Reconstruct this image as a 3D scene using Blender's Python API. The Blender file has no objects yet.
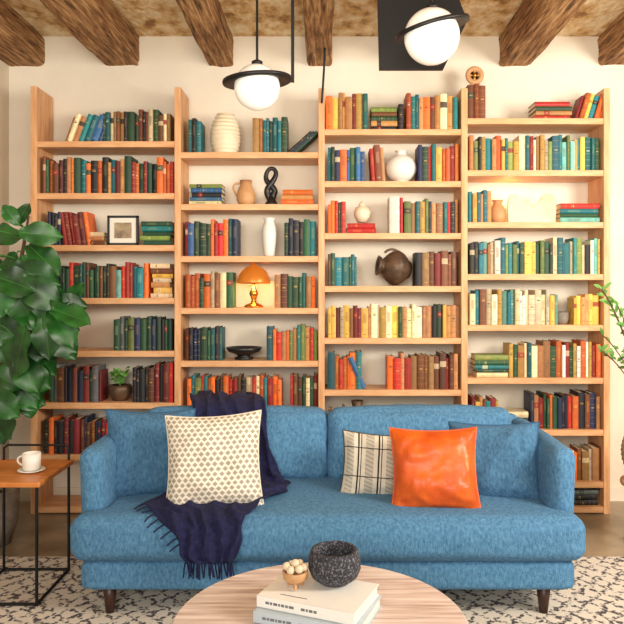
import bpy, bmesh, math, random
from mathutils import Vector, Matrix, Euler, noise
R = random.Random(7)
sc = bpy.context.scene
try:
    sc.view_settings.view_transform = 'Standard'
    sc.view_settings.look = 'None'
except Exception: pass

def lin(c):
    r = []
    for v in c[:3]:
        v = v/255.0
        r.append(v/12.92 if v <= 0.04045 else ((v+0.055)/1.055)**2.4)
    return tuple(r)+(1.0,)

# ------------------------------------------------------------ materials
def mat(name, col, rough=0.6, metal=0.0, col2=None, scale=8.0, stretch=(1,1,1), bump=0.0, bscale=None,
        detail=6, lo=0.35, hi=0.65, emit=None, estr=0.0, sheen=0.0, coat=0.0, trans=0.0, mid=None, bdist=0.01):
    m = bpy.data.materials.new(name); m.use_nodes = True
    nt = m.node_tree; b = nt.nodes['Principled BSDF']
    b.inputs['Base Color'].default_value = lin(col)
    b.inputs['Roughness'].default_value = rough
    b.inputs['Metallic'].default_value = metal
    if sheen: b.inputs['Sheen Weight'].default_value = sheen
    if coat: b.inputs['Coat Weight'].default_value = coat
    if trans: b.inputs['Transmission Weight'].default_value = trans
    if emit:
        b.inputs['Emission Color'].default_value = lin(emit)
        b.inputs['Emission Strength'].default_value = estr
    tc = nt.nodes.new('ShaderNodeTexCoord'); mp = nt.nodes.new('ShaderNodeMapping')
    mp.inputs['Scale'].default_value = stretch
    nt.links.new(tc.outputs['Object'], mp.inputs['Vector'])
    if col2:
        n = nt.nodes.new('ShaderNodeTexNoise'); n.inputs['Scale'].default_value = scale
        n.inputs['Detail'].default_value = detail; n.inputs['Roughness'].default_value = 0.6
        cr = nt.nodes.new('ShaderNodeValToRGB')
        cr.color_ramp.elements[0].position = lo; cr.color_ramp.elements[1].position = hi
        cr.color_ramp.elements[0].color = lin(col); cr.color_ramp.elements[1].color = lin(col2)
        if mid:
            e = cr.color_ramp.elements.new(mid[0]); e.color = lin(mid[1])
        nt.links.new(mp.outputs['Vector'], n.inputs['Vector'])
        nt.links.new(n.outputs['Fac'], cr.inputs['Fac'])
        nt.links.new(cr.outputs['Color'], b.inputs['Base Color'])
    if bump:
        n2 = nt.nodes.new('ShaderNodeTexNoise'); n2.inputs['Scale'].default_value = bscale or scale
        n2.inputs['Detail'].default_value = 4
        bp = nt.nodes.new('ShaderNodeBump'); bp.inputs['Strength'].default_value = bump
        bp.inputs['Distance'].default_value = bdist
        nt.links.new(mp.outputs['Vector'], n2.inputs['Vector'])
        nt.links.new(n2.outputs['Fac'], bp.inputs['Height'])
        nt.links.new(bp.outputs['Normal'], b.inputs['Normal'])
    return m

M_wall = mat('plaster_white', (228,219,202), 0.9, col2=(240,232,217), scale=1.6, bump=0.15, bscale=14)
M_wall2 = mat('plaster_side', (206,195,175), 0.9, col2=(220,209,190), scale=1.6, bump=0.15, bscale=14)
M_ceil = mat('ceiling_plaster', (150,108,60), 0.85, col2=(238,220,184), scale=6, stretch=(1.6,1,1), bump=0.9, bscale=16, detail=12, lo=0.34, hi=0.6, mid=(0.45,(212,174,118)), bdist=0.03)
M_beam = mat('beam_wood', (52,32,18), 0.88, col2=(214,172,120), scale=5, stretch=(11,0.9,11), bump=1.0, bscale=8, lo=0.33, hi=0.7, detail=15, mid=(0.47,(150,104,60)), bdist=0.03)
M_floor = mat('polished_concrete', (116,102,82), 0.3, col2=(166,148,122), scale=2.5, bump=0.05)
M_pine = mat('pine', (202,142,92), 0.5, col2=(230,180,132), scale=6, stretch=(6,6,0.7), bump=0.05)
M_pineh = mat('pine_board', (206,148,98), 0.5, col2=(232,184,136), scale=6, stretch=(0.7,6,6), bump=0.05)
M_sofa = mat('blue_linen', (46,94,134), 0.95, col2=(98,150,188), scale=85, stretch=(1,1,0.5), bump=0.9, bscale=200, detail=10, lo=0.25,hi=0.75, bdist=0.005)
M_sofa2 = mat('blue_linen_pillow', (40,82,118), 0.95, col2=(84,132,168), scale=85, stretch=(1,1,0.5), bump=0.9, bscale=200, detail=10, lo=0.25,hi=0.75, bdist=0.005)
M_pipe = mat('blue_piping', (42,86,124), 0.9)
M_navy = mat('navy_knit', (11,13,46), 0.98, col2=(28,32,78), scale=60, bump=0.8, bscale=190, bdist=0.004)
M_darkwood = mat('dark_walnut', (42,22,16), 0.4, col2=(66,36,24), scale=10, stretch=(5,5,1))
M_leather = mat('orange_leather', (190,70,12), 0.4, col2=(228,104,26), scale=9, bump=0.3, bscale=26, lo=0.3, hi=0.7)
M_black = mat('black_metal', (18,18,20), 0.45, metal=0.3)
M_opal = mat('opal_glass', (240,238,234), 0.12, coat=0.6, emit=(255,246,230), estr=0.12)
M_brass = mat('brass', (196,140,60), 0.25, metal=1.0)
M_shade = mat('amber_shade', (186,112,40), 0.3, metal=0.4, emit=(255,140,44), estr=0.28)
M_bulb = mat('warm_bulb', (255,220,160), 0.4, emit=(255,190,110), estr=25)
M_cream = mat('cream_ceramic', (226,208,178), 0.5, col2=(236,222,196), scale=12)
M_white = mat('white_ceramic', (236,232,224), 0.4)
M_glowwhite = mat('white_glowing_sculpture', (206,190,164), 0.5, emit=(255,214,156), estr=0.3)  # sculpture surface with emission added for a warm glow
M_tan = mat('tan_clay', (188,138,92), 0.6, col2=(206,160,112), scale=10)
M_blackc = mat('black_ceramic', (22,21,24), 0.4)
M_bronze = mat('bronze', (74,58,48), 0.5, metal=0.4, col2=(120,92,70), scale=14)
M_red = mat('red_lacquer', (168,36,30), 0.5)
M_leaf = mat('fig_leaf_mat', (12,48,18), 0.38, col2=(42,106,38), scale=6)
M_vein = mat('fig_leaf_vein', (64,120,52), 0.5)
M_leafs = mat('small_leaf', (70,128,52), 0.5, col2=(120,168,78), scale=20)
M_stem = mat('stem_brown', (92,70,48), 0.8)
M_pot = mat('grey_pot', (120,112,102), 0.8, col2=(150,140,128), scale=20)
M_soil = mat('soil', (50,36,26), 1.0)
M_oak = mat('orange_oak', (186,108,48), 0.4, col2=(214,138,72), scale=6, stretch=(1,7,1))
M_paper = mat('paper', (232,226,214), 0.8)
M_print = mat('photo_print', (186,164,130), 0.6, col2=(110,96,80), scale=14)
M_wick = mat('wicker', (214,190,150), 0.8, col2=(160,128,86), scale=40, stretch=(1,1,4), bump=0.5, bscale=60)
M_top = mat('whitewashed_wood', (140,110,98), 0.45, col2=(230,216,207), scale=4.2, stretch=(0.55,10,1), bump=0.12, lo=0.32, hi=0.6, mid=(0.44,(202,180,169)), detail=12)

def rug_mat():
    m = bpy.data.materials.new('rug_weave'); m.use_nodes = True
    nt = m.node_tree; b = nt.nodes['Principled BSDF']; b.inputs['Roughness'].default_value = 1
    tc = nt.nodes.new('ShaderNodeTexCoord')
    nz = nt.nodes.new('ShaderNodeTexNoise'); nz.inputs['Scale'].default_value = 9
    mx = nt.nodes.new('ShaderNodeMixRGB'); mx.blend_type='ADD'; mx.inputs['Fac'].default_value = 0.08
    nt.links.new(tc.outputs['Object'], nz.inputs['Vector'])
    nt.links.new(tc.outputs['Object'], mx.inputs['Color1']); nt.links.new(nz.outputs['Color'], mx.inputs['Color2'])
    outs = []
    for ang in (0.75, -0.75):
        mp = nt.nodes.new('ShaderNodeMapping'); mp.inputs['Rotation'].default_value = (0,0,ang)
        w = nt.nodes.new('ShaderNodeTexWave'); w.inputs['Scale'].default_value = 4.2; w.inputs['Distortion'].default_value = 2.5
        w.inputs['Detail Scale'].default_value = 4
        nt.links.new(mx.outputs['Color'], mp.inputs['Vector']); nt.links.new(mp.outputs['Vector'], w.inputs['Vector'])
        outs.append(w.outputs['Fac'])
    mn = nt.nodes.new('ShaderNodeMath'); mn.operation='MINIMUM'
    nt.links.new(outs[0], mn.inputs[0]); nt.links.new(outs[1], mn.inputs[1])
    n3 = nt.nodes.new('ShaderNodeTexNoise'); n3.inputs['Scale'].default_value = 60; n3.inputs['Detail'].default_value = 3
    nt.links.new(tc.outputs['Object'], n3.inputs['Vector'])
    sub = nt.nodes.new('ShaderNodeMath'); sub.operation='MULTIPLY_ADD'; sub.inputs[1].default_value = 1.9
    sub.inputs[2].default_value = -0.9
    nt.links.new(n3.outputs['Fac'], sub.inputs[0])
    ad = nt.nodes.new('ShaderNodeMath'); ad.operation='ADD'
    nt.links.new(mn.outputs[0], ad.inputs[0]); nt.links.new(sub.outputs[0], ad.inputs[1])
    cr = nt.nodes.new('ShaderNodeValToRGB')
    cr.color_ramp.elements[0].position = 0.0; cr.color_ramp.elements[0].color = lin((78,72,78))
    cr.color_ramp.elements[1].position = 0.24; cr.color_ramp.elements[1].color = lin((222,212,198))
    nt.links.new(ad.outputs[0], cr.inputs['Fac']); nt.links.new(cr.outputs['Color'], b.inputs['Base Color'])
    bp = nt.nodes.new('ShaderNodeBump'); bp.inputs['Strength'].default_value=0.6; bp.inputs['Distance'].default_value=0.01
    n4 = nt.nodes.new('ShaderNodeTexNoise'); n4.inputs['Scale'].default_value=120
    nt.links.new(tc.outputs['Object'], n4.inputs['Vector']); nt.links.new(n4.outputs['Fac'], bp.inputs['Height'])
    nt.links.new(bp.outputs['Normal'], b.inputs['Normal'])
    return m

def math_nodes(nt):
    def math_(op, a, bb=None):
        n = nt.nodes.new('ShaderNodeMath'); n.operation = op
        for i, v in enumerate((a, bb)):
            if v is None: continue
            if isinstance(v, (int, float)): n.inputs[i].default_value = v
            else: nt.links.new(v, n.inputs[i])
        return n.outputs[0]
    return math_
def woven_mat():   # cream cushion with rows of small grey lozenges
    m = bpy.data.materials.new('grey_lozenge_weave'); m.use_nodes = True
    nt = m.node_tree; b = nt.nodes['Principled BSDF']; b.inputs['Roughness'].default_value = 1
    uv = nt.nodes.new('ShaderNodeUVMap')
    sep = nt.nodes.new('ShaderNodeSeparateXYZ'); nt.links.new(uv.outputs['UV'], sep.inputs[0])
    f = math_nodes(nt)
    N = 20
    vy = f('MULTIPLY', sep.outputs[1], N)
    odd = f('MULTIPLY', f('FLOOR', f('MODULO', vy, 2)), .5)
    fx = f('FRACT', f('ADD', f('MULTIPLY', sep.outputs[0], N*.75), odd)); fy = f('FRACT', vy)
    d = f('ADD', f('ABSOLUTE', f('SUBTRACT', fx, .5)), f('MULTIPLY', f('ABSOLUTE', f('SUBTRACT', fy, .5)), .8))
    k = f('LESS_THAN', d, .42)
    mx = nt.nodes.new('ShaderNodeMixRGB'); mx.inputs['Color1'].default_value = lin((234,226,210)); mx.inputs['Color2'].default_value = lin((164,154,140))
    nt.links.new(k, mx.inputs['Fac']); nt.links.new(mx.outputs[0], b.inputs['Base Color'])
    return m

def plaid_mat():
    m = bpy.data.materials.new('grey_black_stripe'); m.use_nodes = True
    nt = m.node_tree; b = nt.nodes['Principled BSDF']; b.inputs['Roughness'].default_value = 1
    uv = nt.nodes.new('ShaderNodeUVMap')
    sep = nt.nodes.new('ShaderNodeSeparateXYZ'); nt.links.new(uv.outputs['UV'], sep.inputs[0])
    f = math_nodes(nt)
    u, v = sep.outputs[0], sep.outputs[1]
    fx = f('FRACT', f('ADD', f('MULTIPLY', u, 4), .25)); fy = f('FRACT', f('ADD', f('MULTIPLY', v, 2.4), .2))
    lines = f('MAXIMUM', f('LESS_THAN', fx, .08), f('LESS_THAN', fy, .035))
    lines = f('MAXIMUM', lines, f('LESS_THAN', f('ABSOLUTE', f('SUBTRACT', fx, .18)), .022))
    ch = f('FRACT', f('MULTIPLY', f('ADD', v, f('MULTIPLY', fx, .12)), 16))
    band = f('LESS_THAN', f('ABSOLUTE', f('SUBTRACT', fx, .6)), .2)
    chev = f('ADD', f('MULTIPLY', f('MULTIPLY', f('LESS_THAN', ch, .4), band), .3), f('MULTIPLY', band, .3))
    mx = nt.nodes.new('ShaderNodeMixRGB'); mx.inputs['Color1'].default_value = lin((212,204,188)); mx.inputs['Color2'].default_value = lin((104,102,96))
    nt.links.new(chev, mx.inputs['Fac'])
    m2 = nt.nodes.new('ShaderNodeMixRGB'); m2.inputs['Color2'].default_value = lin((34,34,36))
    nt.links.new(lines, m2.inputs['Fac']); nt.links.new(mx.outputs[0], m2.inputs['Color1'])
    nt.links.new(m2.outputs[0], b.inputs['Base Color'])
    return m

def book_mat():
    m = bpy.data.materials.new('book_cloth'); m.use_nodes = True
    nt = m.node_tree; b = nt.nodes['Principled BSDF']; b.inputs['Roughness'].default_value = 0.55
    a = nt.nodes.new('ShaderNodeAttribute'); a.attribute_name = 'Col'
    tc = nt.nodes.new('ShaderNodeTexCoord'); n = nt.nodes.new('ShaderNodeTexNoise'); n.inputs['Scale'].default_value = 30
    n.inputs['Detail'].default_value = 6
    mr = nt.nodes.new('ShaderNodeMapRange'); mr.inputs['To Min'].default_value = 0.65; mr.inputs['To Max'].default_value = 1.4
    nt.links.new(tc.outputs['Object'], n.inputs['Vector']); nt.links.new(n.outputs['Fac'], mr.inputs['Value'])
    mx = nt.nodes.new('ShaderNodeMixRGB'); mx.blend_type='MULTIPLY'; mx.inputs['Fac'].default_value = 1
    nt.links.new(a.outputs['Color'], mx.inputs['Color1']); nt.links.new(mr.outputs[0], mx.inputs['Color2'])
    nt.links.new(mx.outputs[0], b.inputs['Base Color'])
    return m

def speckle_mat():
    return mat('speckled_stone', (40,42,50), 0.8, col2=(116,116,124), scale=150, detail=2, lo=0.52, hi=0.64, bump=0.3, bscale=120)

# ------------------------------------------------------------ mesh helpers
COLL = sc.collection
def group(name):
    e = bpy.data.objects.new(name, None); e.empty_display_size = 0.1; COLL.objects.link(e); return e
def obj(name, verts, faces, m, smooth=False, parent=None, M=None):
    me = bpy.data.meshes.new(name); me.from_pydata([tuple(v) for v in verts], [], faces); me.update()
    if smooth: me.polygons.foreach_set('use_smooth', [True]*len(me.polygons))
    ms = m if isinstance(m, list) else [m]
    for x in ms: me.materials.append(x)
    o = bpy.data.objects.new(name, me); COLL.objects.link(o)
    if M is not None: o.matrix_world = M
    if parent: o.parent = parent
    return o
def box(name, x0,x1,y0,y1,z0,z1, m, parent=None, bevel=0.0):
    v = [(x0,y0,z0),(x1,y0,z0),(x1,y1,z0),(x0,y1,z0),(x0,y0,z1),(x1,y0,z1),(x1,y1,z1),(x0,y1,z1)]
    c = Vector(((x0+x1)/2,(y0+y1)/2,(z0+z1)/2))
    v = [tuple(Vector(p)-c) for p in v]
    f = [(0,3,2,1),(4,5,6,7),(0,1,5,4),(1,2,6,5),(2,3,7,6),(3,0,4,7)]
    o = obj(name, v, f, m, parent=parent, M=Matrix.Translation(c))
    if bevel:
        b = o.modifiers.new('b','BEVEL'); b.width = bevel; b.segments = 3
    return o
def lathe(name, prof, m, loc=(0,0,0), segs=40, parent=None, rot=None, smooth=True, sx=1, sy=1):
    V=[]; F=[]
    n=len(prof)
    for r,z in prof:
        for i in range(segs):
            a=2*math.pi*i/segs; V.append((r*math.cos(a)*sx, r*math.sin(a)*sy, z))
    for j in range(n-1):
        for i in range(segs):
            i2=(i+1)%segs; F.append((j*segs+i, j*segs+i2, (j+1)*segs+i2, (j+1)*segs+i))
    if prof[0][0] > 1e-4: F.append(tuple(reversed(range(segs))))
    if prof[-1][0] > 1e-4: F.append(tuple((n-1)*segs+i for i in range(segs)))
    Mx = Matrix.Translation(loc)
    if rot: Mx = Mx @ Euler(rot).to_matrix().to_4x4()
    return obj(name, V, F, m, smooth, parent, Mx)
def tube(name, pts, r, m, parent=None, cyclic=False, smooth=True, radii=None, res=4):
    cu = bpy.data.curves.new(name,'CURVE'); cu.dimensions='3D'; cu.bevel_depth=r; cu.bevel_resolution=res; cu.use_fill_caps=True
    if smooth and len(pts) > 2:
        s = cu.splines.new('NURBS'); s.points.add(len(pts)-1); s.order_u = 3; s.use_endpoint_u = not cyclic; s.resolution_u = 6
    else:
        s = cu.splines.new('POLY'); s.points.add(len(pts)-1)
    for i,p in enumerate(pts):
        s.points[i].co=(p[0],p[1],p[2],1)
        if radii: s.points[i].radius = radii[i]
    s.use_cyclic_u = cyclic
    cu.materials.append(m)
    tmp = bpy.data.objects.new(name+'_c', cu); COLL.objects.link(tmp)
    dg = bpy.context.evaluated_depsgraph_get()
    me = bpy.data.meshes.new_from_object(tmp.evaluated_get(dg)); me.name = name
    bpy.data.objects.remove(tmp); bpy.data.curves.remove(cu)
    me.polygons.foreach_set('use_smooth', [True]*len(me.polygons))
    o = bpy.data.objects.new(name, me); COLL.objects.link(o)
    if parent: o.parent=parent
    return o
def sphere_prof(r, z0=0, n=20, a0=-90, a1=90, ry=None):
    ry = ry or r
    return [(max(r*math.cos(math.radians(a0+(a1-a0)*i/n)),0.0), z0+ry*math.sin(math.radians(a0+(a1-a0)*i/n))) for i in range(n+1)]
def sboxed(name, size, m, loc, rot=(0,0,0), r=0.04, puff=(0,0,0), cuts=18, wrinkle=0.0, parent=None, fn=None):
    bm = bmesh.new(); bmesh.ops.create_cube(bm, size=2)
    bmesh.ops.subdivide_edges(bm, edges=bm.edges[:], cuts=cuts, use_grid_fill=True)
    hx,hy,hz = [s/2 for s in size]
    for v in bm.verts:
        u = Vector(v.co)
        q = Vector([math.copysign(1-(1-abs(c))**1.35, c) for c in u])
        p = Vector((q.x*hx, q.y*hy, q.z*hz))
        inn = Vector((max(-hx+r,min(hx-r,p.x)), max(-hy+r,min(hy-r,p.y)), max(-hz+r,min(hz-r,p.z))))
        d = p-inn
        if d.length > 1e-7: p = inn + d.normalized()*r
        a,b,c = 1-q.x*q.x, 1-q.y*q.y, 1-q.z*q.z
        nx,ny,nz = p.x/hx, p.y/hy, p.z/hz
        p.x += puff[0]*math.copysign(abs(nx)**3,nx)*b*c
        p.y += puff[1]*math.copysign(abs(ny)**3,ny)*a*c
        p.z += puff[2]*math.copysign(abs(nz)**3,nz)*a*b
        if wrinkle:
            w = noise.noise(Vector((p.x*5+loc[0]*9, p.y*7, p.z*6)))+0.5*noise.noise(Vector((p.x*14, p.y*16+loc[0], p.z*15)))
            p += (p.normalized())*w*wrinkle
        if fn: p = fn(p)
        v.co = p
    me = bpy.data.meshes.new(name); bm.to_mesh(me); bm.free()
    me.polygons.foreach_set('use_smooth', [True]*len(me.polygons)); me.materials.append(m)
    o = bpy.data.objects.new(name, me); COLL.objects.link(o)
    o.matrix_world = Matrix.Translation(loc) @ Euler(rot).to_matrix().to_4x4()
    if parent: o.parent = parent
    return o
def pillow(name, w, h, t, m, loc, rot, wr=0.006, seed=0, piping=None, n=32):
    V=[];F=[];UV=[]
    g = [-1+2*i/n for i in range(n+1)]
    g = [math.sin(x*math.pi/2)*0.6+x*0.4 for x in g]
    def pt(u,v,s):
        k = 0.09
        x = w/2*u*(1-k*(1-v*v)*abs(u)**2); z = h/2*v*(1-k*(1-u*u)*abs(v)**2)
        th = t/2*(max(0,1-u**4)**0.6)*(max(0,1-v**4)**0.6)*(1-0.25*(u*u+v*v)/2)
        z -= 0.02*h*(1-u*u)*(1-v*v)
        nn = noise.noise(Vector((u*2.2+seed, v*2.2, seed*1.7+s)))+0.5*noise.noise(Vector((u*6+seed, v*5, seed)))
        edge = min(1,(1-max(abs(u),abs(v)))*5)
        return (x, s*(th+nn*wr*3*edge), z)
    N=n+1
    for s in (-1,1):
        for j in range(N):
            for i in range(N): V.append(pt(g[i],g[j],s)); UV.append(((g[i]+1)/2,(g[j]+1)/2))
    for j in range(n):
        for i in range(n):
            a=j*N+i; F.append((a,a+1,a+N+1,a+N)); a+=N*N; F.append((a,a+N,a+N+1,a+1))
    Mx = Matrix.Translation(loc) @ Euler(rot).to_matrix().to_4x4()
    par = group(name); par.matrix_world = Mx
    o = obj('cover', V, F, m, True, None, None)
    o.parent = par
    uvl = o.data.uv_layers.new(name='UVMap')
    for l in o.data.loops: uvl.data[l.index].uv = UV[l.vertex_index]
    ring = [pt(g[i],-1,1) for i in range(0,N,2)]+[pt(1,g[j],1) for j in range(2,N,2)]+[pt(g[i],1,1) for i in range(n-2,-1,-2)]+[pt(-1,g[j],1) for j in range(n-2,0,-2)]
    ring = [(p[0],0,p[2]) for p in ring]
    pm = piping or m
    tb = tube('seam', ring, 0.004, pm, None, cyclic=True, smooth=False); tb.parent = par
    return par

# ------------------------------------------------------------ room
CAMZ = 1.42
YF = 4.43   # bookshelf front plane
def SX(u): return (u-325)/158.0      # image pixel coordinates -> metres at the bookshelf front plane
def SZ(v): return CAMZ+(290-v)/158.0
WY = 4.72; CZ = 3.13
box('floor', -2.13, 2.9, -3.0, WY, -0.1, 0.0, M_floor)
box('ceiling', -2.13, 2.9, -3.0, WY, CZ, CZ+0.1, M_ceil)
box('wall_back', -2.33, 3.1, WY, WY+0.15, -0.1, CZ+0.1, M_wall)
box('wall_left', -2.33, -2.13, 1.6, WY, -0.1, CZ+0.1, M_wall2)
box('wall_right', 2.9, 3.1, 2.6, WY, -0.1, CZ+0.1, M_wall)
box('baseboard_back', -2.13, 2.9, WY-0.015, WY, 0, 0.09, M_wall)
for i,(bx,bw) in enumerate([(-2.02,0.25),(-1.38,0.25),(-0.70,0.17),(-0.035,0.17),(0.62,0.2),(1.28,0.22),(1.96,0.24),(2.6,0.22)]):
    V=[];F=[]; NS=240; K=48; L0=-3.0; L1=WY
    for a in range(NS+1):
        y = L0+(L1-L0)*a/NS
        for k in range(K):
            t=2*math.pi*k/K; c,s=math.cos(t),math.sin(t)
            e=9.0
            x=math.copysign(abs(c)**(2/e),c)*bw/2; z=math.copysign(abs(s)**(2/e),s)*0.105
            P=Vector((x*4+i*7,y*1.2,z*4)); n1=noise.noise(P); n2=noise.noise(Vector((x*24+i*3,y*3.0,z*24))); n3=noise.noise(Vector((x*60+i,y*4,z*60)))
            gfac=1+ n1*0.08+n2*0.08 - max(0,n3-0.15)*0.16
            sway=0.012*noise.noise(Vector((i*5.3,y*.8,0)))
            V.append((x*gfac+sway, y, z*gfac))
    for a in range(NS):
        for k in range(K):
            k2=(k+1)%K; F.append((a*K+k,a*K+k2,(a+1)*K+k2,(a+1)*K+k))
    F.append(tuple(range(K))); F.append(tuple(reversed(range(NS*K,(NS+1)*K))))
    o = obj('ceiling_beam' if i == 0 else 'ceiling_beam.%03d'%i, V, F, M_beam, True)
    o.location = (bx, 0, CZ-0.095)

# ------------------------------------------------------------ bookshelf
shelf = group('wall_bookshelf')
PX = [SX(33.5), SX(177.5), SX(321.5), SX(464.5), SX(607)]
T = 0.04; DEP = 0.27
tops = [86, 87, 88, 88, 88]
for i,x in enumerate(PX):
    box('upright_%d'%(i+1), x-T/2, x+T/2, YF, YF+DEP, 0, SZ(tops[i]), M_pine, shelf, 0.003)
BY = [[141,193,245,298,351,403,455],[152,204,256,308,361,413,465],[129,181,233,286,338,390,442],[118,170,222,274,325,378,430,482]]
for b in range(4):
    for k,y in enumerate(BY[b]+[507]):
        z = SZ(y); 
        box('bay%d_board_%d'%(b+1,k+1), PX[b]+T/2, PX[b+1]-T/2, YF+0.004, YF+DEP-0.01, z-0.038, z, M_pineh, shelf, 0.002)

# ------------------------------------------------------------ books
C = dict(R=(170,34,26),O=(216,98,32),Y=(216,168,72),C=(220,200,158),G=(32,72,48),L=(118,138,64),T=(20,104,114),
         N=(24,34,64),K=(26,24,28),W=(108,60,32),P=(182,126,74),H=(232,226,212),M=(110,26,26),A=(100,168,154),S=(96,108,110),B=(38,86,138))
BV=[];BF=[];BC=[]
PAGE=(222,206,170)
def bquad(M, pts, faces, col):
    base=len(BV)
    for p in pts: BV.append(M@Vector(p))
    c = lin(col)
    for f in faces: BF.append(tuple(base+i for i in f)); BC.append(c)
BXF=[(0,3,2,1),(4,5,6,7),(0,1,5,4),(1,2,6,5),(2,3,7,6),(3,0,4,7)]
def bbox(M,x0,x1,y0,y1,z0,z1,col):
    bquad(M,[(x0,y0,z0),(x1,y0,z0),(x1,y1,z0),(x0,y1,z0),(x0,y0,z1),(x1,y0,z1),(x1,y1,z1),(x0,y1,z1)],BXF,col)
def mixc(a,b,k): return tuple(int(a[i]*(1-k)+b[i]*k) for i in range(3))
def book(M,w,h,d,col,style=None):
    t=0.0025
    bbox(M,0,t,0.002,d,0,h,col); bbox(M,w-t,w,0.002,d,0,h,col)
    bbox(M,t,w-t,0.004,d-0.006,0.004,h-0.004,PAGE)
    cv=min(0.006,w*0.2); n=4
    def arc(off,z): return [(w*k/n, 0.002-cv*math.sin(math.pi*k/n)-off, z) for k in range(n+1)]
    P=arc(0,0)+arc(0,h); F=[(k,k+1,n+1+k+1,n+1+k) for k in range(n)]+[tuple(range(n,-1,-1)),tuple(range(n+1,2*n+2))]
    bquad(M,P,F,col)
    lum = (col[0]*0.3+col[1]*0.6+col[2]*0.1)
    gold=(204,166,94) if lum<135 else (104,62,38)
    if R.random()<0.15: gold=(220,212,194) if lum<135 else (48,42,44)
    soft=mixc(col,gold,.5)
    def band(z0,z1,c):
        P=arc(0.0007,z0)+arc(0.0007,z1); bquad(M,P,[(k,k+1,n+1+k+1,n+1+k) for k in range(n)],c)
    def patch(z0,z1,c):
        P=arc(0.0009,z0)[1:4]+arc(0.0009,z1)[1:4]; bquad(M,P,[(0,1,4,3),(1,2,5,4)],c)
    s = R.random() if style is None else style
    if s<0.22:
        band(h*.86,h*.87,soft); band(h*.12,h*.13,soft); patch(h*.66,h*.70,mixc(col,gold,.75)); patch(h*.72,h*.74,soft)
    elif s<0.36:
        c2 = mixc(R.choice([(216,202,168),(28,26,28),(150,34,28),(30,66,62)]),col,.25)
        band(h*.62,h*.78,c2); patch(h*.68,h*.72,mixc(c2,gold,.6))
    elif s<0.55:
        for q in (.15,.32,.5,.68,.85): band(h*q,h*q+.0025,soft)
        patch(h*.57,h*.61,mixc(col,gold,.7))
    elif s<0.82:
        patch(h*.5,h*.8,mixc(col,gold,.28)); patch(h*.09,h*.12,soft)

def jit(c,a=0.25):
    k=1+R.uniform(-a,a); g=sum(c)/3; q=R.uniform(0,.14)
    c=tuple(v*(1-q)+(g*w_)*q for v,w_ in zip(c,(1.15,1.0,.8)))
    return tuple(max(8,min(245,int(v*k+R.uniform(-6,6)))) for v in c)
def row(x0,x1,y,pal,h0=27,h1=36,lean=0,endlean=0,order=False,y_off=0.0):
    x=SX(x0); X1=SX(x1); z=SZ(y)+0.0005; i=0
    while True:
        w=R.choice([R.uniform(.016,.028),R.uniform(.026,.044)])
        h=R.uniform(h0,h1)/158; d=min(.17,h*.72)
        c=pal[i%len(pal)] if order else R.choice(pal); i+=1
        if R.random()<.13: c=R.choice('PWGCMRTOK')
        th=math.radians(lean)
        if x+w/max(.5,math.cos(th))>X1: 
            w = X1-x
            if w<0.012: break
        y0=YF+0.022+R.uniform(0,.025)+y_off
        if abs(lean)>0:
            wc=w/math.cos(th)
            if lean>0: M=Matrix.Translation((x+w,y0,z))@Matrix.Rotation(th,4,'Y')@Matrix.Translation((-w,0,0))
            else: M=Matrix.Translation((x,y0,z))@Matrix.Rotation(th,4,'Y')
            book(M,w,h,d,jit(C[c])); x+=wc+.001
        else:
            book(Matrix.Translation((x,y0,z)),w,h,d,jit(C[c])); x+=w+R.uniform(.0004,.0015)
        if x>=X1-.012: break
def single(x,y,w,h,c,lean=0,style=None):
    z=SZ(y)+.0005; th=math.radians(lean); w/=158; h/=158; x=SX(x)
    if lean>0: M=Matrix.Translation((x+w,YF+.03,z))@Matrix.Rotation(th,4,'Y')@Matrix.Translation((-w,0,0))
    else: M=Matrix.Translation((x,YF+.03,z))@Matrix.Rotation(th,4,'Y')
    book(M,w,h,min(.17,h*.72),jit(C[c],.08),style)
def stack(x0,x1,y,cols,th=5,dz=0.0):
    z=SZ(y)+.0005+dz
    for c in cols:
        w=(th+R.uniform(-1,1))/158; L=(x1-x0-R.uniform(0,5))/158; xx=SX(x0)+R.uniform(0,(x1-x0)/158-L)
        M=Matrix.Translation((xx+L,YF+.03+R.uniform(0,.015),z))@Matrix.Rotation(-math.pi/2,4,'Y')
        book(M,w,L,.15,jit(C[c],.1)); z+=w+.0005
    return z

# bay 1
row(62,100,141,'WRTBNP',26,31,lean=20); row(101,171,141,'PGCPWKTGW',27,34)
row(41,172,193,'GRORKWMGROROKPTW',30,38)
row(46,62,245,'BKNT',28,34); row(62,90,245,'RMWR',29,36,lean=-8); stack(85,103,245,'WPC',5)
stack(138,172,245,'GLGTG',5)
row(42,62,298,'GKNL',30,36); row(62,147,298,'RCTALRTBGKWG',28,37); stack(149,172,298,'CYPCYWC',5)
row(44,60,351,'MWPR',34,40); row(112,172,351,'GKSGLGKN',30,36)
row(47,99,403,'SGKNWMGW',31,37); row(131,172,403,'KMRWMK',32,40)
row(41,172,455,'KMRWKMNKWR',30,37)
# bay 2
row(187,202,152,'GT',32,36); row(252,287,152,'OYPCGT',32,37)
for j in range(3): single(287+j*3,152,3,30,'KNG'[j],lean=48)
stack(188,222,204,'CBKBL',4); stack(280,314,204,'OPO',5)
row(184,210,256,'TNGB',32,37); row(210,237,256,'NOTR',32,38); row(284,317,256,'TNPGK',33,39)
row(184,232,308,'LAGTROWOR',30,37); row(274,317,308,'GWOKPGT',30,36)
row(184,221,361,'NKGTG',29,34); row(266,317,361,'CLPRTGO',28,36)
row(186,282,413,'ROTRGOTLWO',32,37); row(290,317,413,'KGWR',32,38)
row(186,317,465,'KWMNRGKW',30,37)
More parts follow.
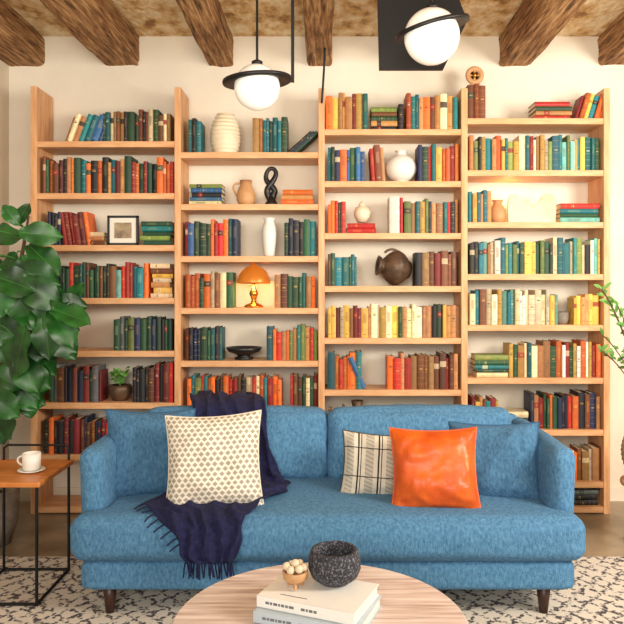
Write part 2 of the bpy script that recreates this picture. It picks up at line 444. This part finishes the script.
# bay 3
row(326,369,129,'MOYTPPNO',32,38); stack(370,398,129,'KPGWL',5); row(407,460,129,'TNTOCPPWO',30,37)
single(399,129,5,26,'K')
row(328,365,181,'TGBNTGB',30,35); row(372,386,181,'WRG',32,37,lean=-4); row(419,460,181,'GTNROYG',32,38)
row(328,346,233,'RGO',28,34); stack(347,378,233,'RR',5)
single(390,233,10,37,'H',style=.95); single(400.5,233,3,36,'R',style=.95); row(405,460,233,'TWPTPLKYP',30,37)
row(328,357,286,'TGTA',28,34); row(416,458,286,'WKPWMK',30,36)
row(328,461,338,'YCGYCPPCLYCGPP',29,34,)
row(328,362,390,'OTGTOR',30,38); single(362,390,5,34,'B',lean=-24,style=.95); row(388,460,390,'OPWROPWR',31,37)
row(328,345,442,'WK',28,34); row(372,460,442,'HPKWCPK',28,34)
# bay 4
row(469,487,118,'WMW',30,36); stack(536,574,118,'RPGR',4); row(577,603,118,'GROY',24,28,lean=17)
row(471,603,170,'YPYGYCPYLYPTATY',29,37)
row(470,493,222,'YTPB',28,33); stack(562,602,222,'AGTR',5)
row(471,603,274,'TAGYACPTCGLYTCHK',29,37)
row(471,559,325,'ABTYCSYCNH',29,36); row(576,603,325,'YPY',26,32)
stack(476,510,378,'CGTGL',4.5); row(511,603,378,'HGYORGHCPYGRO',30,37)
row(473,500,430,'YPOC',27,33); stack(503,530,430,'PKC',5); row(533,603,430,'OWPMNGRNWM',30,37)
row(471,603,482,'COHPCYOCW',28,34)
row(471,560,507,'WKMGP',14,18)
stack(574,602,507,'KKSK',5)
me=bpy.data.meshes.new('shelf_books'); me.from_pydata([tuple(v) for v in BV],[],BF); me.update()
ca=me.color_attributes.new('Col','FLOAT_COLOR','CORNER'); buf=[]
for p in me.polygons:
    buf.extend(list(BC[p.index])*p.loop_total)
ca.data.foreach_set('color',buf); me.materials.append(book_mat())
o=bpy.data.objects.new('shelf_books',me); COLL.objects.link(o)

# ------------------------------------------------------------ shelf ornaments
OY = YF+0.11
def at(px,y): return (SX(px), OY, SZ(y)+0.001)
pr=[(0,0),(.045,0)]
for i in range(49):
    t=i/48; base=.055+.042*math.sin(math.pi*min(1,(t*.9+.12)))**.8
    pr.append((base+.0035*math.sin(t*2*math.pi*10), .265*t*.98+.003))
pr+=[(.058,.262),(.05,.24),(.05,.2)]
lathe('ribbed_vase',pr,M_cream,at(223,152))
g=group('clay_pitcher'); x,y,z=at(244,204)
lathe('body',[(0,0),(.042,0),(.058,.03),(.062,.07),(.05,.11),(.036,.135),(.04,.165),(.035,.16),(.03,.13)],M_tan,(x,y,z),parent=g)
tube('handle',[(x-.035,y,z+.145),(x-.075,y,z+.15),(x-.085,y,z+.1),(x-.055,y,z+.06)],.007,M_tan,g)
x,y,z=at(270,204); g=group('black_knot_sculpture')
lathe('base',[(0,0),(.04,0),(.042,.012),(.03,.03),(.024,.06),(0,.07)],M_blackc,(x,y,z),parent=g)
tube('figure',[(x,y,z+.03),(x+.012,y,z+.07),(x+.026,y,z+.10),(x-.004,y,z+.135),(x-.034,y,z+.165),(x-.036,y,z+.205),(x-.012,y,z+.245),(x+.022,y,z+.24),(x+.034,y,z+.205),(x+.014,y-.005,z+.165),(x-.01,y-.008,z+.13),(x-.03,y,z+.10),(x-.02,y,z+.06),(x,y,z+.03)],.018,M_blackc,g,radii=[1.2,1.25,1.1,1.1,.95,.8,.75,.75,.85,1,1.1,1.2,1.2,1.1])
lathe('tall_white_vase',[(0,0),(.034,0),(.036,.02),(.046,.09),(.05,.15),(.046,.19),(.034,.215),(.032,.235),(.042,.25),(.036,.248),(.028,.22),(.03,.1)],M_white,at(268,256))
# mushroom lamp
x,y,z=at(252,308); g=group('brass_mushroom_lamp')
lathe('base',[(0,0),(.062,0),(.064,.008),(.05,.02),(.02,.03),(.014,.05),(.022,.07),(.03,.09),(.022,.11),(.010,.13),(.009,.2),(0,.2)],M_brass,(x,y,z),parent=g)
lathe('shade',[(.108,.155),(.108,.165),(.1,.2),(.08,.235),(.05,.26),(.016,.275),(.01,.29),(0,.292)]+[(0,.27),(.045,.25),(.075,.228),(.096,.196),(.104,.156),(.108,.155)],M_shade,(x,y,z),parent=g)
lathe('bulb',[(0,.165),(.016,.172),(.022,.19),(.014,.21),(0,.215)],M_bulb,(x,y,z),parent=g)
def glow(name,loc,e,parent,col=(1,.6,.26),s=.03):
    pl=bpy.data.lights.new(name,'POINT'); pl.energy=e; pl.color=col; pl.shadow_soft_size=s
    po=bpy.data.objects.new(name,pl); po.location=loc; COLL.objects.link(po); po.parent=parent
glow('warm_glow',(x,y-.02,z+.14),6.5,g,(1,.52,.18))
lathe('black_footed_bowl',[(0,0),(.06,0),(.06,.012),(.04,.02),(.045,.03),(.1,.05),(.118,.078),(.108,.078),(.09,.055),(0,.045)],M_blackc,at(242,361))
lathe('moon_vase',[(0,0),(.045,0)]+[(r,z+.095) for r,z in sphere_prof(.1,0,18,-68,66,.092)]+[(.03,.195),(.04,.21),(.034,.208),(.025,.19)],M_white,at(403,181))
x,y,z=at(363,233); z+=.078
lathe('painted_ginger_jar',[(0,0),(.03,0),(.05,.035),(.055,.065),(.04,.095),(.022,.1),(.024,.115),(.012,.13),(0,.138)],M_cream,(x,y,z))
x,y,z=at(394,286); g=group('bronze_pot')
pr=[(0,-.11),(.05,-.108)]+[(.112*math.sin(math.radians(25+i*6))+.0025*(i%2),-.10+.18*i/22) for i in range(1,23)]+[(.055,.09),(.066,.11),(.054,.11),(.035,.09),(0,.05)]
lathe('body',pr,M_bronze,(x+.01,y,z+.118),parent=g,rot=(0,math.radians(-82),math.radians(8)),segs=36)
tube('handle',[(x-.05,y,z+.215),(x-.03,y,z+.236),(x+.02,y,z+.238),(x+.05,y,z+.216)],.008,M_bronze,g)
lathe('dark_round_vase',[(0,0),(.045,0),(.06,.05),(.055,.12),(.03,.2),(.04,.245),(.032,.245),(.022,.2)],M_bronze,(SX(358),OY,SZ(442)+.001))
g=group('wooden_wheel_ornament'); x,y=SX(478),YF+.10; z=SZ(118)+36/158+.002
box('foot',x-.035,x+.035,y-.02,y+.02,z,z+.012,M_tan,g,.002)
lathe('wheel',[(.03,-.01),(.055,-.012),(.06,0),(.055,.012),(.03,.01),(.03,-.01)],M_tan,(x,y,z+.07),parent=g,rot=(math.pi/2,0,0))
lathe('hub',[(0,-.014),(.016,-.012),(.016,.012),(0,.014)],M_brass,(x,y,z+.07),parent=g,rot=(math.pi/2,0,0))
box('spoke_h',x-.04,x+.04,y-.004,y+.004,z+.065,z+.075,M_tan,g); box('spoke_v',x-.005,x+.005,y-.004,y+.004,z+.012,z+.11,M_tan,g)
lathe('small_tan_vase',[(0,0),(.035,0),(.052,.04),(.05,.09),(.03,.12),(.026,.135),(.038,.15),(.03,.148),(.02,.12)],M_tan,at(502,222))
# white scalloped sculpture, made to glow by added emission and a point light
x,y,z=at(535,222)
top=[(-.15,.15),(-.135,.185),(-.105,.195),(-.08,.175),(-.06,.135),(-.03,.125),(0,.15),(.03,.125),(.06,.135),(.08,.175),(.105,.195),(.135,.185),(.15,.15)]
pts=[(-.15,0),(-.155,.09)]+top+[(.155,.09),(.15,0)]
nn=len(pts); V=[(x+a,y-.05+.06*(1-(a/.155)**2),z+b) for a,b in pts]+[(x+a,y-.02+.06*(1-(a/.155)**2),z+b) for a,b in pts]
F=[tuple(range(nn)),tuple(range(2*nn-1,nn-1,-1))]+[(i,(i+1)%nn,(i+1)%nn+nn,i+nn) for i in range(nn)]
g=group('white_scalloped_sculpture'); obj('panel',V,F,M_glowwhite,parent=g)
glow('warm_glow',(x-.12,y+.07,z+.2),.9,g,(1,.5,.18))  # point light added behind the sculpture to warm the wall
lathe('small_speckled_pot',[(0,0),(.035,0),(.046,.03),(.048,.075),(.042,.08),(.04,.04),(0,.03)],M_pot,at(567,325))
g=group('picture_frame'); x,z=SX(120.5),SZ(245)+.002; y=YF+.05
for nme,a in (('rail_l',(-.1,-.085,0,.19)),('rail_r',(.085,.1,0,.19)),('rail_b',(-.1,.1,0,.015)),('rail_t',(-.1,.1,.175,.19))):
    box(nme,x+a[0],x+a[1],y,y+.018,z+a[2],z+a[3],M_blackc,g,.001)
box('mat_board',x-.086,x+.086,y+.006,y+.014,z+.014,z+.176,M_paper,g); box('photo',x-.055,x+.055,y+.003,y+.007,z+.045,z+.145,M_print,g)
# leaves
def leafmesh(L,W,bend,fold,prof,nl=14,nc=8):
    V=[];F=[];MI=[]
    for i in range(nl+1):
        t=i/nl; w=W/2*prof(t)
        for j in range(nc+1):
            s=-1+2*j/nc
            xx=s*w; yy=L*t
            zz=abs(s)*w*fold - bend*L*t*t + (0.07*W*math.sin(t*13+(1 if s>0 else 2.2))*s*s)
            V.append(Vector((xx,yy,zz)))
    for i in range(nl):
        for j in range(nc):
            a=i*(nc+1)+j; F.append((a,a+1,a+nc+2,a+nc+1)); MI.append(0)
    base=len(V)
    for i in range(nl+1):
        t=i/nl; r=.0018*(1-t)+.0005
        z0=-bend*L*t*t
        V+= [Vector((-r,L*t,z0+.0012)),Vector((r,L*t,z0+.0012))]
    for i in range(nl): a=base+2*i; F.append((a,a+1,a+3,a+2)); MI.append(1)
    return V,F,MI
def fiddle(t): 
    return max(0.02,math.sin(math.pi*min(1,t**.72*.98+.015))**.62*(0.62+0.42*math.sin(math.pi*(t-.12)*.85)**2) if t<1 else .02)
def oval(t): return max(.02,math.sin(math.pi*t)**.8)
def leafset(name, items, mats, prof, parent=None):
    AV=[];AF=[];AM=[]
    for base,dirv,up,L,W,bend in items:
        V,F,MI=leafmesh(L,W,bend,.18,prof)
        yv=Vector(dirv).normalized(); upv=Vector(up); xv=yv.cross(upv).normalized(); zv=xv.cross(yv).normalized()
        Mm=Matrix((xv,yv,zv)).transposed(); o0=len(AV)
        for v in V: AV.append(Mm@v+Vector(base))
        for f in F: AF.append(tuple(i+o0 for i in f))
        AM+=MI
    o=obj(name,AV,AF,mats,True,parent)
    o.data.polygons.foreach_set('material_index',AM); return o
g=group('small_potted_plant'); x,y,z=at(115,403)
lathe('pot',[(0,0),(.045,0),(.07,.04),(.078,.08),(.07,.1),(.06,.1),(.058,.085),(0,.08)],M_bronze,(x,y,z),parent=g)
it=[]
for k in range(34):
    a=R.uniform(0,6.28); e=R.uniform(.9,2.2); d=Vector((math.cos(a)*.55,math.sin(a)*.5,e)).normalized()
    s=Vector((x,y,z+.09)); L=R.uniform(.04,.12); tip=s+d*L
    it.append((tip,Vector((d.x*.5,d.y-.3,R.uniform(-.4,.7))),(0,-.6,1),R.uniform(.03,.045),.028,.3))
    if k%3==0: tube('stem_%d'%k,[s,tip],.0015,M_leafs,g,smooth=False)
leafset('leaves',it,[M_leafs,M_leafs],oval,g)

# ------------------------------------------------------------ sofa
sofa=group('blue_sofa')
def flare(sgn):
    def f(p):
        p=p.copy(); k=(p.z+.25)/.5
        p.x+=sgn*.02*k; return p
    return f
sboxed('base_rail',(2.13,.92,.13),M_sofa,(0.012,3.46,.190),r=.03,parent=sofa)
def seatf(p):
    p=p.copy()
    if p.y>-.33:
        lim=.985; k=min(1,(p.y+.33)/.04)
        mx_=1.115+(lim-1.115)*k
        if abs(p.x)>mx_: p.x=math.copysign(mx_,p.x)
    return p
sboxed('bench_seat',(2.22,.86,.20),M_sofa,(0.012,3.40,.350),r=.065,puff=(.01,.02,.014),cuts=44,wrinkle=.006,parent=sofa,fn=seatf)
for sgn,nm in ((-1,'arm_left'),(1,'arm_right')):
    sboxed(nm,(.115,.86,.56),M_sofa,(0.012+sgn*1.035,3.525,.430),r=.05,puff=(.012,.01,.012),cuts=18,wrinkle=.003,parent=sofa,fn=flare(sgn))
sboxed('back_frame',(2.12,.15,.60),M_sofa,(0.012,3.90,.44),r=.05,rot=(-.06,0,0),parent=sofa,cuts=12)
for cx,nm in ((-.468,'back_cushion_left'),(.492,'back_cushion_right')):
    sboxed(nm,(.965,.25,.38),M_sofa,(cx,3.70,.605),rot=(-.16,0,0),r=.065,puff=(.0,.045,.018),cuts=28,wrinkle=.010,parent=sofa)
for i,(lx,ly) in enumerate(((-.94,3.06),(.955,3.06),(-.94,3.86),(.955,3.86))):
    zb=.0125 if ly<3.5 else 0
    lathe('leg_%d'%(i+1),[(0,zb),(.018,zb),(.033,.145),(0,.145)],M_darkwood,(lx,ly,0),parent=sofa,segs=20)

# ------------------------------------------------------------ pillows
M_woven=woven_mat(); M_plaid=plaid_mat()
M_pipew=mat('cream_piping',(216,206,188),.9); M_piped=mat('dark_piping',(60,58,56),.9)
pillow('blue_throw_pillow',.43,.43,.17,M_sofa2,(-.845,3.40,.625),(-.30,0.05,.35),seed=1,piping=M_pipe)
pillow('patterned_cream_pillow',.445,.445,.19,M_woven,(-.508,3.20,.635),(-.34,-.05,.05),seed=3,piping=M_pipew)
pillow('plaid_lumbar_pillow',.40,.32,.14,M_plaid,(.275,3.36,.572),(-.30,.06,-.05),seed=5,piping=M_piped)
pillow('orange_leather_pillow',.40,.375,.17,M_leather,(.497,3.18,.605),(-.32,-.02,-.08),seed=8)
pillow('blue_throw_pillow.001',.43,.39,.17,M_sofa2,(.812,3.36,.590),(-.30,-.05,-.3),seed=12,piping=M_pipe)

# ------------------------------------------------------------ navy throw
rows=[(-.74,-.44,4.01,.50),(-.74,-.42,4.005,.68),(-.74,-.40,3.98,.79),(-.73,-.37,3.89,.828),(-.72,-.34,3.74,.842),(-.69,-.31,3.60,.81),
 (-.67,-.29,3.535,.69),(-.62,-.25,3.50,.57),(-.58,-.20,3.45,.485),(-.60,-.17,3.38,.468),(-.68,-.18,3.28,.47),(-.78,-.25,3.16,.472),(-.78,-.31,3.06,.462),
 (-.70,-.34,2.985,.44),(-.63,-.35,2.942,.38),(-.60,-.37,2.928,.315),(-.59,-.38,2.926,.28)]
def cr(p0,p1,p2,p3,t): return .5*((2*p1)+(-p0+p2)*t+(2*p0-5*p1+4*p2-p3)*t*t+(-p0+3*p1-3*p2+p3)*t**3)
NR=(len(rows)-1)*6; NC=56; V=[];F=[]
for i in range(NR+1):
    s=i/6; k=min(int(s),len(rows)-2); t=s-k
    q=[rows[max(0,min(len(rows)-1,k+d))] for d in (-1,0,1,2)]
    xl,xr,y,z=[cr(q[0][a],q[1][a],q[2][a],q[3][a],t) for a in range(4)]
    q2=rows[min(k+1,len(rows)-1)]; q1=rows[k]; ty,tz=q2[2]-q1[2],q2[3]-q1[3]; l=math.hypot(ty,tz) or 1
    ny,nz=tz/l,-ty/l
    if s<3: ny,nz=abs(ny),abs(nz)
    else: ny,nz=-abs(ny),abs(nz)
    for j in range(NC+1):
        u=j/NC; xx=xl+(xr-xl)*u
        ph=u*30+1.6*math.sin(s*.7)+noise.noise(Vector((u*3,s*.5,0)))*6
        f=.5+.5*math.sin(ph)
        h=.005+.03*f*(.6+.6*noise.noise(Vector((u*4,s*.8,3)))) + .007*noise.noise(Vector((u*14,s*3,1)))
        edge=.014*noise.noise(Vector((0,s*1.1,u*2)))
        V.append((xx+edge+.007*math.cos(ph),y+ny*abs(h),z+nz*abs(h)))
for i in range(NR):
    for j in range(NC):
        a=i*(NC+1)+j; F.append((a,a+1,a+NC+2,a+NC+1))
g=group('navy_throw_blanket'); o=obj('cloth',V,F,M_navy,True,g)
md=o.modifiers.new('s','SOLIDIFY'); md.thickness=.006; md.offset=0
lastrow=V[-(NC+1):]
for j in range(0,NC+1,2):
    p=lastrow[j]; dx=R.uniform(-.012,.012)
    tube('tassel_%d'%j,[p,(p[0]+dx*.5,p[1]-.002,p[2]-.025),(p[0]+dx,p[1],p[2]-.05-R.uniform(0,.015))],.0032,M_navy,g,res=2)
for i in range(64,NR-8,2):
    p=V[i*(NC+1)]; d=R.uniform(-.01,.01)
    tube('fringe_%d'%i,[p,(p[0]-.02,p[1]+d-.006,max(.462,p[2]-.006) if p[1]>2.98 else p[2]-.01),(p[0]-.042,p[1]+d-.012,(.458 if p[1]>3.02 else p[2]-.03))],.003,M_navy,g,res=2)

# ------------------------------------------------------------ rug
box('area_rug',-2.0,2.5,.6,3.70,0.0005,.012,rug_mat(),bevel=.004)

# ------------------------------------------------------------ coffee table
g=group('round_coffee_table'); tx,ty,tz=-.015,2.11,.428
o=lathe('top',[(0,-.032),(.425,-.032),(.442,-.022),(.445,-.006),(.439,0),(0,0)],M_top,(tx,ty,tz),segs=96,parent=g)
o.data.polygons.foreach_set('use_smooth',[False]*len(o.data.polygons))
lathe('apron',[(0,-.075),(.30,-.075),(.30,-.03),(0,-.03)],M_darkwood,(tx,ty,tz),segs=64,parent=g,smooth=False)
for i in range(4):
    a=math.pi/4+i*math.pi/2; c,s=math.cos(a),math.sin(a)
    tube('leg_%d'%(i+1),[(tx+.27*c,ty+.27*s,tz-.04),(tx+.34*c,ty+.34*s,.025)],.02,M_darkwood,g,smooth=False,radii=[1.1,.6])
def tbook(name,w,d,h,cx,cy,z,ang,col,band=None):
    gg=group(name); gg.matrix_world=Matrix.Translation((cx,cy,z))@Matrix.Rotation(ang,4,'Z')
    def b(n,*a,m): 
        o=box(n,*a,m,None,.001); o.parent=gg
    mc=mat(name+'_cover',col,.4)
    b('board_bottom',-w/2,w/2,-d/2,d/2,0,.003,m=mc); b('board_top',-w/2,w/2,-d/2,d/2,h-.003,h,m=mc)
    b('pages',-w/2+.005,w/2-.005,-d/2+.004,d/2-.005,.003,h-.003,m=M_paper)
    b('spine',-w/2,w/2,-d/2-.002,-d/2+.003,0,h,m=mc)
    mt=mat(name+'_ink',(110,112,118),.6)
    x=-w/2+.03
    for l in (.012,.008,.014,.006,.011,.009,.016,.0,.013,.007,.012,.01):
        if l: b('title',x,x+l,-d/2-.0027,-d/2-.0015,h*.38,h*.62,m=mt)
        x+=l+.003 if l else .02
    if band:
        b('cover_title',-w*.3,-w*.02,-d*.36,-d*.34,h-.0005,h+.0006,m=mt)
tbook('coffee_table_book',.33,.235,.034,-.018,2.14,tz+.0015,-.36,(186,200,210))
tbook('coffee_table_book.001',.315,.22,.034,-.018,2.155,tz+.0365,-.40,(238,236,230),True)
g=group('speckled_stone_bowl'); zb=tz+.0715
bx,by=.03,2.21
lathe('bowl',[(0,0),(.045,0),(.072,.02),(.083,.045),(.082,.075),(.073,.103),(.062,.103),(.07,.075),(.068,.05),(.04,.03),(0,.028)],speckle_mat(),(bx,by,zb),parent=g,segs=48)
g=group('wooden_bead_trinket'); cx,cy=-.092,2.165
M_lw=mat('light_wood',(196,150,104),.5); M_bead=mat('bead_cream',(228,208,178),.5)
lathe('cup',[(0,.018),(.02,.016),(.036,.03),(.04,.052),(.035,.054),(.028,.036),(0,.03)],M_lw,(cx,cy,zb),parent=g)
for k in range(3):
    a=k*2.09+.6; tube('foot_%d'%k,[(cx+.018*math.cos(a),cy+.018*math.sin(a),zb+.022),(cx+.026*math.cos(a),cy+.026*math.sin(a),zb+.003)],.005,M_lw,g,smooth=False)
for k in range(6):
    a=k*1.047; r=.026
    lathe('bead_%d'%k,sphere_prof(.013,0,10),M_bead,(cx+r*math.cos(a),cy+r*math.sin(a),zb+.062+.004*(k%2)),segs=16,parent=g)
lathe('bead_top',sphere_prof(.013,0,10),M_bead,(cx,cy,zb+.075),segs=16,parent=g)

# ------------------------------------------------------------ side table + cup
g=group('side_table'); x0,x1,y0,y1,zt=-1.76,-1.265,3.10,3.53,.568
box('top',x0,x1,y0,y1,zt-.025,zt,M_oak,g,.006)
for k,yy in enumerate((y0+.02,y1-.02)):
    for j,xx in enumerate((x0+.15,x1-.02)):
        tube('leg_%d%d'%(k,j),[(xx,yy,zt-.02),(xx,yy,.0125)],.007,M_black,g,smooth=False)
    tube('foot_bar_%d'%k,[(x0+.15,yy,.02),(x1-.02,yy,.02)],.007,M_black,g,smooth=False)
for j,xx in enumerate((x0+.15,x1-.02)):
    tube('side_bar_%d'%j,[(xx,y0+.02,.02),(xx,y1-.02,.02)],.007,M_black,g,smooth=False)
tube('gallery_rail',[(x0+.15,y1-.02,zt-.01),(x0+.15,y1-.02,zt+.06),(x0+.17,y1-.02,zt+.075),(x1-.04,y1-.02,zt+.075),(x1-.02,y1-.02,zt+.06),(x1-.02,y1-.02,zt-.01)],.006,M_black,g,smooth=False)
g=group('coffee_cup'); cx,cy=-1.375,3.28
lathe('saucer',[(0,0),(.03,0),(.062,.01),(.06,.013),(.03,.006),(0,.006)],M_white,(cx,cy,zt+.001),parent=g)
lathe('cup',[(0,.007),(.03,.007),(.04,.02),(.042,.088),(.038,.088),(.036,.02),(0,.014)],M_white,(cx,cy,zt+.001),parent=g)
tube('handle',[(cx-.04,cy,zt+.075),(cx-.065,cy,zt+.07),(cx-.065,cy,zt+.04),(cx-.038,cy,zt+.03)],.005,M_white,g)

# ------------------------------------------------------------ fiddle leaf fig
g=group('fiddle_leaf_fig')
px_,py_=-1.90,3.93
lathe('pot',[(0,0),(.13,0),(.165,.12),(.175,.30),(.165,.31),(.155,.29),(0,.27)],M_pot,(px_,py_,0),parent=g)
lathe('soil',[(0,.0),(.154,.0),(0,.012)],M_soil,(px_,py_,.275),parent=g)
stems=[[Vector((px_,py_,.27)),Vector((-1.86,3.88,.7)),Vector((-1.76,3.82,1.15)),Vector((-1.66,3.80,1.5)),Vector((-1.60,3.78,1.82))],
       [Vector((px_-.02,py_,.27)),Vector((-1.93,3.84,.6)),Vector((-1.80,3.7,.95)),Vector((-1.60,3.66,1.15)),Vector((-1.40,3.66,1.32))]]
for i,s in enumerate(stems): tube('trunk_%d'%i,s,.016,M_stem,g,radii=[1.3,1.2,1,.8,.4])
LF=[(-1.62,1.76,65,.14),(-1.60,1.76,125,.15),(-1.60,1.72,-2,.22),(-1.64,1.70,170,.25),(-1.60,1.66,-35,.26),(-1.66,1.62,-120,.26),
(-1.62,1.54,-20,.27),(-1.66,1.53,-85,.28),(-1.68,1.50,165,.26),(-1.64,1.46,-55,.29),(-1.70,1.40,-140,.29),(-1.56,1.40,-5,.25),
(-1.50,1.36,-35,.28),(-1.44,1.34,0,.22),(-1.40,1.32,-12,.23),(-1.42,1.32,-50,.26),(-1.40,1.34,60,.15),(-1.44,1.30,-85,.27),
(-1.54,1.24,-105,.30),(-1.60,1.20,-58,.31),(-1.66,1.18,-155,.28),(-1.70,1.24,150,.27),(-1.58,1.10,-80,.30),(-1.68,1.06,-115,.31),
(-1.72,1.00,-48,.29),(-1.78,.98,-170,.26),(-1.80,.92,-90,.30),(-1.76,.92,-38,.25),(-1.82,.86,-140,.26),(-1.80,.84,-62,.27),
(-1.56,1.32,-135,.29),(-1.64,1.36,-28,.28),(-1.74,1.12,-12,.27),(-1.76,1.32,-95,.29),(-1.52,1.20,-25,.24),(-1.72,1.60,-165,.26),(-1.62,1.02,-30,.24),(-1.74,.88,-15,.24),(-1.80,1.45,-115,.28),(-1.72,.86,-75,.24),
(-1.62,1.60,-50,.27),(-1.58,1.48,-30,.27),(-1.50,1.40,-70,.27),(-1.66,1.28,-75,.3),(-1.70,1.45,-40,.28),(-1.80,1.14,-60,.28),(-1.82,1.25,-20,.28),(-1.80,1.02,-25,.26),(-1.72,1.50,-15,.27),(-1.48,1.24,-50,.26),(-1.83,1.6,-60,.28),
(-1.64,.96,-75,.26),(-1.60,1.08,-55,.25),(-1.70,1.72,-150,.24)]
it=[]
allp=[]
for s in stems:
    for a,b in zip(s[:-1],s[1:]):
        for k in range(9): allp.append(a.lerp(b,k/8))
for i,(lx,lz,an,L) in enumerate(LF):
    a=math.radians(an); yb=3.72+R.uniform(-.16,.12)
    d=Vector((math.cos(a),R.uniform(-.35,.1),math.sin(a)))
    up=Vector((R.uniform(-.6,.6)+.2*math.cos(a),-1,R.uniform(-.1,.8)))
    base=Vector((lx,yb,lz)); L*=R.uniform(.86,1.0)
    it.append((base,d,up,L,L*.72,R.uniform(.1,.45)))
    near=min(allp,key=lambda p:(p-base).length+ (0.3 if p.z>base.z else 0))
    tube('petiole_%d'%i,[near,near.lerp(base,.6)+Vector((0,0,.015)),base,base+d.normalized()*.01],.0035,M_vein,g)
leafset('leaves',it,[M_leaf,M_vein],fiddle,g)
# ------------------------------------------------------------ right wicker vase with branches on stool
g=group('wicker_vase_with_branches'); wx,wy=1.81,3.90
lathe('stool_seat',[(0,.33),(.15,.33),(.155,.345),(.15,.36),(0,.36)],M_pine,(wx,wy,0),parent=g)
for k in range(3):
    a=k*2.094+.3; tube('stool_leg_%d'%k,[(wx+.1*math.cos(a),wy+.1*math.sin(a),.335),(wx+.13*math.cos(a),wy+.13*math.sin(a),.0)],.014,M_pine,g,smooth=False)
pr=[(0,.362),(.09,.362)]
for i in range(41):
    t=i/40; pr.append((.09+.075*math.sin(math.pi*t)**.8-.035*t+.003*math.sin(t*2*math.pi*14),.365+.34*t))
lathe('basket',pr+[(.04,.6)],M_wick,(wx,wy,0),parent=g)
it=[]
for k in range(9):
    a=R.uniform(2.3,4.0) if k<7 else R.uniform(-1,1)
    tip=Vector((wx+.34*math.cos(a)*R.uniform(.6,1),wy-.05+.2*math.sin(a),R.uniform(1.0,1.5)))
    s=Vector((wx,wy,.6)); mid=s.lerp(tip,.5)+Vector((.05,0,.12))
    tube('branch_%d'%k,[s,mid,tip],.003,M_stem,g)
    for j in range(10):
        t=.5+.5*j/9; p=(s.lerp(mid,min(1,t*2)) if t<.5 else mid.lerp(tip,(t-.5)*2))
        it.append((p,Vector((R.uniform(-1,1),R.uniform(-1,1),R.uniform(-.2,1))),(0,-1,.5),R.uniform(.045,.07),.022,.2))
leafset('leaves',it,[M_leafs,M_leafs],oval,g)

# ------------------------------------------------------------ pendants
def pendant(name,x,y,z,r,dr,tilt,bar):
    g=group(name)
    lathe('globe',sphere_prof(r,0,28),M_opal,(x,y,z),parent=g,segs=48)
    Z=z+r*.32; ri=r*.93
    lathe('disc',[(ri,-.004),(dr,-.012),(dr+.002,-.004),(dr,.004),(ri,.012),(ri,-.004)],M_black,(x,y,Z),parent=g,segs=64,rot=tilt)
    lathe('cap',[(.02,r*.99),(.026,r*.96),(.026,r*1.12),(.01,r*1.2),(0,r*1.2)],M_black,(x,y,z),parent=g,segs=24)
    tube('rod',[(x,y,z+r*1.1),(x,y,CZ)],.006,M_black,g,smooth=False)
    lathe('canopy',[(0,0),(.05,0),(.055,.015),(0,.015)],M_black,(x,y,CZ-.016),parent=g)
    return g
g=pendant('globe_pendant_light',-.32,3.3,2.375,.108,.162,(.05,-.08,0),0)
box('side_bar',-.16,-.145,3.29,3.31,2.40,CZ,M_black,g)
g=pendant('globe_pendant_light.001',.47,3.08,2.535,.122,.165,(.12,-.25,0),0)
g=group('black_track_panel')
pp=[(.267,2.506),(.582,2.506),(.70,2.743),(.64,2.9),(.257,2.9)]
V=[(a,3.44,b) for a,b in pp]+[(a,3.47,b) for a,b in pp]
obj('panel',V,[(0,1,2,3,4),(9,8,7,6,5)]+[(i,i+5,(i+1)%5+5,(i+1)%5) for i in range(5)],M_black,parent=g)
for k,xx in enumerate((.32,.6)): tube('hanger_%d'%k,[(xx,3.455,2.88),(xx,3.455,CZ)],.008,M_black,g,smooth=False)
tube('black_cable',[(0.0,4.38,CZ-.01),(0.0,4.38,2.9),(-.01,4.40,2.75),(-.02,4.42,2.6)],.007,M_black)

# ------------------------------------------------------------ light
w=bpy.data.worlds.new('World'); sc.world=w; w.use_nodes=True
w.node_tree.nodes['Background'].inputs['Color'].default_value=(1,.93,.82,1)
w.node_tree.nodes['Background'].inputs['Strength'].default_value=.52
def area(name,loc,target,sx,sy,e,col):
    l=bpy.data.lights.new(name,'AREA'); l.shape='RECTANGLE'; l.size=sx; l.size_y=sy; l.energy=e; l.color=col
    o=bpy.data.objects.new(name,l); o.location=loc
    o.rotation_euler=(Vector(target)-Vector(loc)).to_track_quat('-Z','Y').to_euler(); COLL.objects.link(o)
area('front_fill',(-.5,-2.2,2.2),(0,4,1.2),2.4,1.6,150,(1,.95,.86))  # added soft fill from behind the camera, no window modelled
area('right_fill',(2.8,1.6,2.2),(0,4.2,1.3),1.0,1.2,125,(1,.92,.80))  # added warm fill from the right, stands in for an unseen source
area('ceiling_fill',(0.3,1.8,1.9),(0.3,3.6,3.13),2.5,.6,42,(1,.88,.70))  # added fill to brighten ceiling and beams, not a fixture

# ------------------------------------------------------------ camera
cd=bpy.data.cameras.new('camera'); cam=bpy.data.objects.new('camera',cd); COLL.objects.link(cam)
cam.location=(0,0,CAMZ); cam.rotation_euler=(math.pi/2,0,0)
cd.sensor_width=36; cd.lens=700/624*36; cd.shift_x=-13/624; cd.shift_y=-22/624
sc.camera=cam
